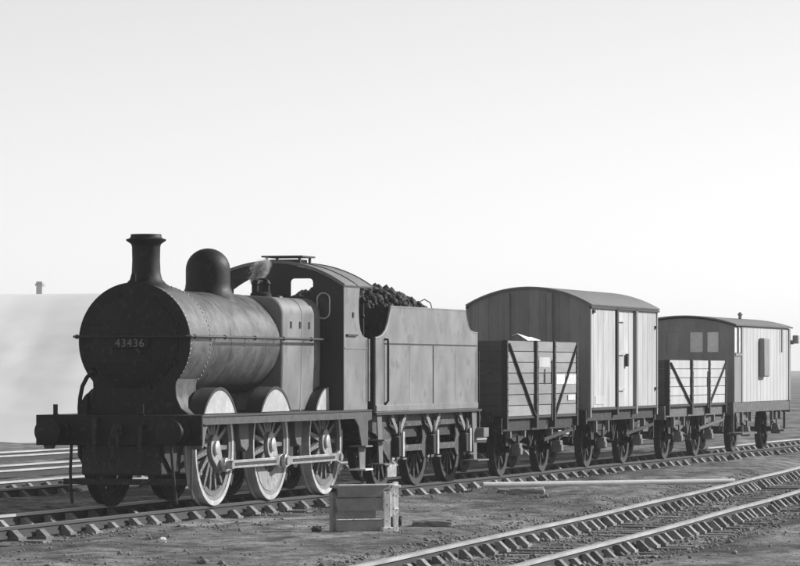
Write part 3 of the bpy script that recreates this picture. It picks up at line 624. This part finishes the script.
def open_wagon(label, y0, y1, z0, z1, nplank, door, wb, pm, name='open_wagon', gapdark=False):
    root = thing(name, (0, (y0 + y1) / 2, 0), label, 'wagon', 'goods wagons behind the tender')
    H = 1.2; rd = random.Random(int(y0 * 10))
    running_gear(root, y0, y1, wb, z0 - .24, z0, M['under'] if y0 < 20 else M['hazed'])
    ph = (z1 - z0 - .02) / nplank
    d0, d1 = door
    segs = [(y0 + .07, d0 - .05), (d0 + .05, d1 - .05), (d1 + .05, y1 - .07)]
    for s in (-1, 1):
        for k in range(nplank):
            for i, (a, b) in enumerate(segs):
                j = rd.uniform(-.006, .006) + (.012 if i == 1 else 0)
                MB().box(s * (H - .07), s * (H + j), a, b, z0 + .02 + k * ph + .006, z0 + .02 + (k + 1) * ph - .006).build('plank', pm, root, 0, bevel=.005)
        for yy in (y0 + .035, y1 - .035): MB().box(s * (H - .08), s * (H + .025), yy - .035, yy + .035, z0 - .2, z1).build('corner_post', M['strap'], root)
        for yy in (d0, d1):
            MB().box(s * (H - .07), s * (H + .05), yy - .048, yy + .048, z0 - .2, z1 + .01).build('door_post', M['strap'], root, bevel=.006)
        MB().beam((s * (H + .022), y0 + .12, z1 - .06), (s * (H + .022), d0 - .08, z0 + .02), .02, .055, (1, 0, 0)).build('diagonal_strap', M['strap'], root)
        MB().beam((s * (H + .022), y1 - .12, z1 - .06), (s * (H + .022), d1 + .08, z0 + .02), .02, .055, (1, 0, 0)).build('diagonal_strap', M['strap'], root)
        for yy in (d0 + .14, d1 - .14): MB().box(s * (H + .013), s * (H + .03), yy - .03, yy + .03, z0 - .08, z0 + (z1 - z0) * .75).build('door_hinge', M['strap'], root)
        MB().box(s * (H - .05), s * (H + .01), y0 + .07, y1 - .07, z0 - .02, z0 + .02).build('bottom_rail', M['strap'], root)
        bl = MB()
        for k in range(nplank):
            for yy in (y0 + .035, y1 - .035, d0, d1): bl.ball((s * (H + (.05 if yy in (d0, d1) else .025)), yy, z0 + .02 + (k + .5) * ph), .016, 3)
        tag(bl.build('bolts', M['strap'], root), kind='stuff')
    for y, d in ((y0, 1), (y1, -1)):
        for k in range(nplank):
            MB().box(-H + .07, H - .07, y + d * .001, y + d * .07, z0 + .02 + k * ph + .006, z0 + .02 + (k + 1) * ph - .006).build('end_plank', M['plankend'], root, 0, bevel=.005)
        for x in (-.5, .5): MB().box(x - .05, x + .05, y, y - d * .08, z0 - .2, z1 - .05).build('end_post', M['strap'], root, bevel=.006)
    return root
w1 = open_wagon('pale seven-plank open wagon with white label patches, directly behind the tender', 15.18, 20.33, 1.04, 2.40, 7, (17.19, 18.5), 2.95, M['plank'])
pt = MB().box(1.215, 1.222, 17.42, 18.22, 1.93, 2.11).build('label_patch', M['pale'], w1)
MB().box(1.215, 1.222, 17.8, 17.88, 1.62, 1.9).build('painted_stroke', M['strap'], w1)
for a, b, c, d in ((18.72, 19.35, 1.62, 1.8), (19.45, 20.2, 1.62, 1.8), (19.6, 20.15, 1.32, 1.42)): MB().box(1.203, 1.212, a, b, c, d).build('label_patch', mat('label_white', .6, .7, .3, 9, .1), w1)
sh = thing('canvas_sheet', (1.0, 17.0, 2.4), 'small crumpled white canvas scrap on the top edge of the first wagon', 'canvas')
MB()._add([(1.22, 16.6, 2.415), (1.22, 17.5, 2.42), (1.05, 17.6, 2.47), (.9, 16.7, 2.5), (1.15, 16.9, 2.47), (1.1, 16.35, 2.53), (1.22, 16.6, 2.405), (1.22, 17.5, 2.41), (1.05, 17.6, 2.46), (.9, 16.7, 2.49), (1.15, 16.9, 2.46), (1.1, 16.35, 2.52)],
          [(0, 1, 2, 4), (0, 4, 5), (4, 2, 3), (4, 3, 5), (6, 8, 7), (6, 10, 8), (6, 11, 10), (10, 9, 8), (10, 11, 9), (0, 6, 7, 1), (1, 7, 8, 2), (2, 8, 9, 3), (3, 9, 11, 5), (5, 11, 6, 0)]).build('cloth', M['white'], sh, 0)

# covered van
VY0, VY1, VZ0, VZ1, VC = 21.35, 27.14, 1.12, 3.12, 3.44
van = thing('covered_van', (0, 24.2, 0), 'tall covered van with pale sides, dark end and rounded grey roof, between two open wagons', 'wagon', 'goods wagons behind the tender')
running_gear(van, VY0, VY1, 3.1, VZ0 - .22, VZ0, M['under'])
VH = 1.2
ra = (VH ** 2 + (VC - VZ1) ** 2) / (2 * (VC - VZ1)); rz = VC - ra; th = math.degrees(math.asin(VH / ra))
topz = lambda x: rz + math.sqrt(ra * ra - x * x)
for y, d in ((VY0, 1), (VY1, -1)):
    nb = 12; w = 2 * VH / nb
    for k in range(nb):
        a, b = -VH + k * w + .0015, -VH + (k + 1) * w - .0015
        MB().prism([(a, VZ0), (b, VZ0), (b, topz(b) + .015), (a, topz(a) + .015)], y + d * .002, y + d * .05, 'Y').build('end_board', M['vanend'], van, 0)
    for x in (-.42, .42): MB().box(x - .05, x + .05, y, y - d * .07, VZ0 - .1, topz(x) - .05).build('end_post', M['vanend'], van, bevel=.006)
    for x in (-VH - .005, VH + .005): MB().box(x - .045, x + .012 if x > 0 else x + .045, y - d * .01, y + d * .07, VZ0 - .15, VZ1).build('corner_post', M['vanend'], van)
for s in (-1, 1):
    for n_, a, b, x in (('side_panel', VY0 + .075, 23.42, 0), ('side_panel', 25.22, VY1 - .075, 0), ('door', 23.58, 25.08, -.02)):
        mb = MB(); nb = max(3, int((b - a) / .19)); w = (b - a) / nb
        for k in range(nb): mb.box(s * (VH - .05), s * (VH + x + (.003 if k % 2 else 0)), a + k * w + .0015, a + (k + 1) * w - .0015, VZ0 + .04, VZ1 - .03)
        mb.build(n_, M['vanside'], van, 0)
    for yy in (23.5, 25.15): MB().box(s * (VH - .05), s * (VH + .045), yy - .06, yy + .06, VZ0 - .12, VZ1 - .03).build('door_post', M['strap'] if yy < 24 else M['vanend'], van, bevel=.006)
    MB().box(s * (VH - .05), s * (VH + .03), VY0 + .075, VY1 - .075, VZ0 - .01, VZ0 + .035).build('bottom_rail', M['strap'], van)
    for zz, q in ((1.5, 0), (2.2, 0), (2.85, 0)):
        MB().box(s * (VH - .02), s * (VH + .022), 23.58, 24.2, zz - .025, zz + .025).build('door_hinge', M['vanside'], van)
    MB().box(s * VH, s * (VH + .05), 24.3, 24.4, 1.95, 2.2).build('door_latch', M['strap'], van)
    for yy, zz in ((26.95, 2.75), (26.95, 1.5), (21.6, 3.0)): MB().box(s * VH, s * (VH + .04), yy - .06, yy + .06, zz - .03, zz + .03).build('lamp_bracket', M['strap'], van)
    MB().box(s * VH, s * (VH + .012), 21.75, 22.4, 1.22, 1.38).build('label_patch', M['pale'], van)
rf = MB().prism(arc(0, rz, ra + .035, 90 - th * 1.03, 90 + th * 1.03, 24) + arc(0, rz, ra, 90 + th * 1.03, 90 - th * 1.03, 24), VY0 - .06, VY1 + .06, 'Y').build('roof', M['roof'], van)
for s in (-1, 1): MB().box(s * (VH + .0), s * (VH + .045), VY0 - .05, VY1 + .05, VZ1 - .06, VZ1 - .025).build('gutter', M['strap'], rf)

# second open wagon
w2 = open_wagon('low open wagon with three pale side panels, standing in front of the brake van', 28.2, 34.1, 1.13, 2.09, 5, (30.4, 32.2), 3.1, M['pale'])

# brake van
BY0, BY1, BZ0, BZ1, BC = 35.3, 42.0, 1.15, 2.9, 3.08
bv = thing('brake_van', (0, 38.6, 0), 'pale goods brake van with open verandah and chimney pipe, last vehicle of the train', 'wagon', 'goods wagons behind the tender')
running_gear(bv, BY0, BY1, 3.6, BZ0 - .24, BZ0, M['hazed'], lever=False)
BH = 1.15; ra = (BH ** 2 + (BC - BZ1) ** 2) / (2 * (BC - BZ1)); rz = BC - ra; th = math.degrees(math.asin(BH / ra)); topz = lambda x: rz + math.sqrt(ra * ra - x * x)
VER = 36.1
outl = [(-BH, BZ0), (BH, BZ0)] + [(x, topz(x) - .03) for x in np.linspace(BH, -BH, 15)]
bulk = lambda y, t, holes, n_, m: MB().prism(outl, y, y + t, 'Y', holes).build(n_, m, bv)
wn_ = lambda a, b: [(a, 2.28), (b, 2.28), (b, 2.74), (a, 2.74)]
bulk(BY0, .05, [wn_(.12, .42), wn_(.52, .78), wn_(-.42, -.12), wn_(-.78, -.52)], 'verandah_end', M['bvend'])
for a in (.12, .52, -.42, -.78): MB().box(a + .003, a + (.297 if abs(a + .15) < .35 else .257), BY0 + .012, BY0 + .03, 2.283, 2.737).build('window_infill', M['white'] if a > 0 else M['bvend'], bv)  # added white panels imitate light in two openings, the others match the end
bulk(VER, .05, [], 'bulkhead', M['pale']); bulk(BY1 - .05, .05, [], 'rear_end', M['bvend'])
for s in (-1, 1):
    mb = MB(); nb = 28; w = (BY1 - .25 - VER) / nb
    for k in range(nb): mb.box(s * (BH - .05), s * (BH + (.003 if k % 2 else 0)), VER + k * w + .0015, VER + (k + 1) * w - .0015, BZ0, BZ1 - .03)
    sd_ = mb.build('side_boarding', M['pale'], bv, 0)
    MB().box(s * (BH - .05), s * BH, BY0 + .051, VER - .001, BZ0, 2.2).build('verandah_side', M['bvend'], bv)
    for a, b in ((BY0 + .06, BY0 + .375), (BY0 + .47, VER - .01)): MB().box(s * (BH - .045), s * (BH - .015), a, b, 2.27, BZ1 - .05).build('window_infill', M['white'], bv)  # added white panels imitate light in the verandah side openings
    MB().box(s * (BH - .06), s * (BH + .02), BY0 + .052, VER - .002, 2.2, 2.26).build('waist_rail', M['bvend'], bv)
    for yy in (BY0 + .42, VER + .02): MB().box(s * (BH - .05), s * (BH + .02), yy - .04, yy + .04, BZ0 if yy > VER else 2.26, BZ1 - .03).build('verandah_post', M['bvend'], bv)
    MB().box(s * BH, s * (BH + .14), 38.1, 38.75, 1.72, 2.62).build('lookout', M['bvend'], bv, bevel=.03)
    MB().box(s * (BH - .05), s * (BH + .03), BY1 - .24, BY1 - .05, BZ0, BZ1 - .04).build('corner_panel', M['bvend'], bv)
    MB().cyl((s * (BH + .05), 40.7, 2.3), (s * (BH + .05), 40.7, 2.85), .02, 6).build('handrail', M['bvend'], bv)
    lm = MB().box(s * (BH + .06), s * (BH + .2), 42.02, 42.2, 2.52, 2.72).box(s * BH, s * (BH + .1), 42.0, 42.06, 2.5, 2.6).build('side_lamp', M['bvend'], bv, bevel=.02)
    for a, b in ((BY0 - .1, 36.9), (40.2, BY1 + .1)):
        fbd = MB().box(s * (BH - .15), s * (BH + .2), a, b, .42, .46).build('footboard', M['hazed'], bv)
        for q in (a + .3, b - .36): MB().box(s * (BH - .12), s * (BH - .06), q, q + .06, .46, BZ0 - .2).build('bracket', M['hazed'], fbd)
rf = MB().prism(arc(0, rz, ra + .035, 90 - th * 1.05, 90 + th * 1.05, 24) + arc(0, rz, ra, 90 + th * 1.05, 90 - th * 1.05, 24), BY0 - .1, BY1 + .1, 'Y').build('roof', M['roof'], bv)
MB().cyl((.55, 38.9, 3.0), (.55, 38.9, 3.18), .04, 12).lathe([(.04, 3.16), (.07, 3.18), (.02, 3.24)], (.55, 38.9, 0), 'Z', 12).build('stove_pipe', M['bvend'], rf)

# ------------------------------------------------------------------ things on the ground in front
def gz(x, y): return float(ground_z(np.array([float(x)]), np.array([float(y)]))[0])
SX, SY = 4.47, -4.85
b0 = gz(SX, SY) - .02
stg = thing('timber_staging', (SX, SY, b0), 'low weathered board staging with chipped white end posts beside the locomotive', 'staging')
ca, sa = math.cos(R(42)), math.sin(R(42))
def loc2(u, v): return (SX + u * ca - v * sa, SY + u * sa + v * ca)
def rb(mb, u0, u1, v0, v1, z0, z1):
    p = [loc2(u, v) for u, v in ((u0, v0), (u1, v0), (u1, v1), (u0, v1))]
    return mb._add([(q[0], q[1], z0) for q in p] + [(q[0], q[1], z1) for q in p], [(0, 3, 2, 1), (4, 5, 6, 7), (0, 1, 5, 4), (1, 2, 6, 5), (2, 3, 7, 6), (3, 0, 4, 7)])
def board(n, m, *a, par=stg, bev=.008): return rb(MB(), *a).build(n, m, par, 0, bevel=bev)
T = M['timber']; WH = M['chipped']
board('top_board', M['chipped'], -.02, .7, -.02, .012, b0 + .585, b0 + .6)
for k in range(2): board('deck_board', T, 0, .66, .014 + .13 * k, .135 + .13 * k, b0 + .55, b0 + .584)
board('front_board', T, 0, .62, 0, .035, b0 + .44, b0 + .57); board('front_board', T, .0, .61, .01, .045, b0 + .275, b0 + .43)
board('front_board', T, -.02, .6, -.01, .03, b0 + .03, b0 + .165); board('ledge', M['chipped'], -.02, .6, -.03, .04, b0 + .166, b0 + .178)
board('back_board', T, 0, .62, .24, .275, b0, b0 + .5)
board('post', WH, .6, .69, -.03, .04, b0 - .05, b0 + .5); board('post', WH, .7, .755, -.0, .06, b0 + .2, b0 + .6); board('post', WH, .78, .83, .05, .12, b0 - .05, b0 + .62)
board('post', T, -.01, .05, .15, .21, b0 - .05, b0 + .5)
board('cross_piece', WH, .69, .84, .0, .05, b0 + .55, b0 + .585); board('cross_piece', WH, .69, .82, .01, .05, b0 + .27, b0 + .3); board('foot', WH, .56, .72, -.08, .03, b0 - .02, b0 + .07)
def rod_on_ground(name, label, cat, a, b, r, m):
    n = 14; pts = []
    top = max(gz(a[0] + (b[0] - a[0]) * i / 40, a[1] + (b[1] - a[1]) * i / 40) for i in range(41))
    for i in range(n + 1):
        x = a[0] + (b[0] - a[0]) * i / n; y = a[1] + (b[1] - a[1]) * i / n; pts.append((x, y, top + r * .75))
    return tag(MB().tube(pts, r, 10).build(name, m), label, cat)
rod_on_ground('white_pole', 'long straight whitened pole lying on the cinders between the two tracks', 'pole', (1.72, 11.75), (5.3, 14.95), .045, M['white'])
def loose(name, label, cat, x, y, L, W, H, rz, m, tilt=0):
    """a worn block: subdivided, with chipped and rounded edges"""
    bm = bmesh.new(); bmesh.ops.create_cube(bm, size=1); bmesh.ops.subdivide_edges(bm, edges=bm.edges, cuts=4, use_grid_fill=True)
    rd = random.Random(name)
    for v in bm.verts:
        e = sum(abs(c) > .45 for c in v.co); k = 1 - .09 * max(0, e - 1) * rd.random() * 2
        v.co = Vector((v.co.x * L * k + rd.uniform(-.008, .008), v.co.y * W * k + rd.uniform(-.01, .01), v.co.z * H * k + rd.uniform(-.009, .009)))
    me = bpy.data.meshes.new(name); bm.to_mesh(me); bm.free(); me.materials.append(m)
    o = bpy.data.objects.new(name, me); col.objects.link(o); o.location = (x, y, gz(x, y) + H * .2); o.rotation_euler = (tilt + .04, tilt * .5 - .03, R(rz)); return tag(o, label, cat)
loose('old_sleeper', 'short rotten sleeper end lying near the white pole', 'sleeper', 3.05, 9.2, .75, .25, .14, 15, M['timber'])
loose('wooden_block', 'dark wooden block standing right of the chipped white posts', 'block', 4.72, -3.3, .16, .2, .2, 20, M['gear'])
loose('stone_slab', 'flat grey slab lying beside the dark block right of the white posts', 'slab', 5.15, -3.1, .5, .3, .1, 16, M['stone'])
loose('timber_scrap', 'dark timber scrap at the left foot of the board staging', 'timber', 4.26, -5.05, .1, .16, .12, 30, M['gear'])
loose('pale_rubble', 'pale lump of rubble on the ground below the leading wheels', 'rubble', 3.4, -8.1, .08, .07, .07, 40, M['white'], .3)

# ------------------------------------------------------------------ loose ballast and cinders (uncountable)
def stones(n, x0, x1, y0, y1, smin, smax, seed, keep=None):
    r = np.random.default_rng(seed); x = r.uniform(x0, x1, n); y = r.uniform(y0, y1, n)
    if keep is not None: k = keep(x, y, r); x = x[k]; y = y[k]
    n = len(x); z = ground_z(x, y); s = smin + (smax - smin) * r.random(n) ** 3
    base = np.array([(1, 0, 0), (0, 1, 0), (-1, 0, 0), (0, -1, 0), (0, 0, .8), (0, 0, -.6)], float)
    v = base[None] * (1 + r.uniform(-.4, .4, (n, 6, 1))) + r.uniform(-.25, .25, (n, 6, 3)); v = v * s[:, None, None]
    a = r.uniform(0, 6.28, n); c, q = np.cos(a)[:, None], np.sin(a)[:, None]
    v = np.stack([v[..., 0] * c - v[..., 1] * q, v[..., 0] * q + v[..., 1] * c, v[..., 2]], -1) + np.stack([x, y, z + s * .25], -1)[:, None]
    f = np.array([(0, 1, 4), (1, 2, 4), (2, 3, 4), (3, 0, 4), (1, 0, 5), (2, 1, 5), (3, 2, 5), (0, 3, 5)])
    return v.reshape(-1, 3), (f[None] + (np.arange(n) * 6)[:, None, None]).reshape(-1, 3)
def patchy(x, y, r):
    d = fbm(x, y, 41, .5, 3); return r.random(len(x)) < np.clip(.35 + 1.1 * d, .08, 1)
def beds(x, y, r):
    k = np.zeros(len(x), bool)
    for t in TRACKX[:3]: k |= np.abs(x - t(y)) < 1.7
    return k & (r.random(len(x)) < .9)
parts = [stones(24000, 1.3, 12, -17, 16, .006, .026, 5, patchy), stones(80000, -8, 10, -17, 24, .01, .036, 6, beds), stones(500, 1.3, 12, -17, 20, .025, .06, 7, patchy)]
vv = []; ff = []; off = 0
for v, f in parts: vv.append(v); ff.append(f + off); off += len(v)
bs = bpy.data.objects.new('ballast', np_mesh('ballast', np.concatenate(vv), np.concatenate(ff), [M['stone']], False)); col.objects.link(bs)
tag(bs, 'loose ballast stones and cinders scattered over the ground', 'ballast', kind='stuff')

# ------------------------------------------------------------------ wisp of steam at the safety valves, and the air
def volume_mat(name, dens, noise=None):
    m = bpy.data.materials.new(name); m.use_nodes = True; n = m.node_tree.nodes; l = m.node_tree.links; n.remove(n['Principled BSDF'])
    pv = n.new('ShaderNodeVolumePrincipled'); pv.inputs['Color'].default_value = (.95, .95, .95, 1); pv.inputs['Density'].default_value = dens; pv.inputs['Anisotropy'].default_value = .2
    l.new(pv.outputs[0], n['Material Output'].inputs['Volume'])
    if noise:
        tc = n.new('ShaderNodeTexCoord'); t = n.new('ShaderNodeTexNoise'); t.inputs['Scale'].default_value = noise; t.inputs['Detail'].default_value = 3; l.new(tc.outputs['Object'], t.inputs['Vector'])
        mr = n.new('ShaderNodeMapRange'); l.new(t.outputs['Fac'], mr.inputs[0]); mr.inputs[1].default_value = .4; mr.inputs[2].default_value = .7; mr.inputs[4].default_value = dens; l.new(mr.outputs[0], pv.inputs['Density'])
    return m
sm_ = bpy.data.materials.new('steam'); sm_.use_nodes = True; n = sm_.node_tree.nodes; l = sm_.node_tree.links; n.remove(n['Principled BSDF'])
pv = n.new('ShaderNodeVolumePrincipled'); pv.inputs['Color'].default_value = (.98, .98, .98, 1); l.new(pv.outputs[0], n['Material Output'].inputs['Volume'])
tc = n.new('ShaderNodeTexCoord'); mp = n.new('ShaderNodeMapping'); mp.inputs['Scale'].default_value = (1 / .3, 1 / .16, 1 / .17); l.new(tc.outputs['Object'], mp.inputs[0])
ln = n.new('ShaderNodeVectorMath'); ln.operation = 'LENGTH'; l.new(mp.outputs[0], ln.inputs[0])
fo = n.new('ShaderNodeMapRange'); fo.interpolation_type = 'SMOOTHSTEP'; l.new(ln.outputs['Value'], fo.inputs[0]); fo.inputs[1].default_value = 0; fo.inputs[2].default_value = .95; fo.inputs[3].default_value = 1; fo.inputs[4].default_value = 0
tn = n.new('ShaderNodeTexNoise'); tn.inputs['Scale'].default_value = 7; tn.inputs['Detail'].default_value = 4; l.new(tc.outputs['Object'], tn.inputs['Vector'])
mr = n.new('ShaderNodeMapRange'); l.new(tn.outputs['Fac'], mr.inputs[0]); mr.inputs[1].default_value = .47; mr.inputs[2].default_value = .62; mr.inputs[4].default_value = 110
mm = n.new('ShaderNodeMath'); mm.operation = 'MULTIPLY'; l.new(fo.outputs[0], mm.inputs[0]); l.new(mr.outputs[0], mm.inputs[1]); l.new(mm.outputs[0], pv.inputs['Density'])
stm = MB().ball((0, 0, 0), 1, 12, (.3, .16, .17)).build('steam_wisp', sm_, loc=(-.05, 5.42, 3.37)); stm.rotation_euler = (0, -.75, 0)
tag(stm, 'small white wisp of steam rising from the safety valves before the cab', 'steam', kind='stuff')
hz = MB().box(-900, 700, -90, 1500, -1.6, 14).build('haze', volume_mat('haze', HAZE), None, 0); tag(hz, 'thin pale haze over the goods yard', 'haze', kind='stuff')
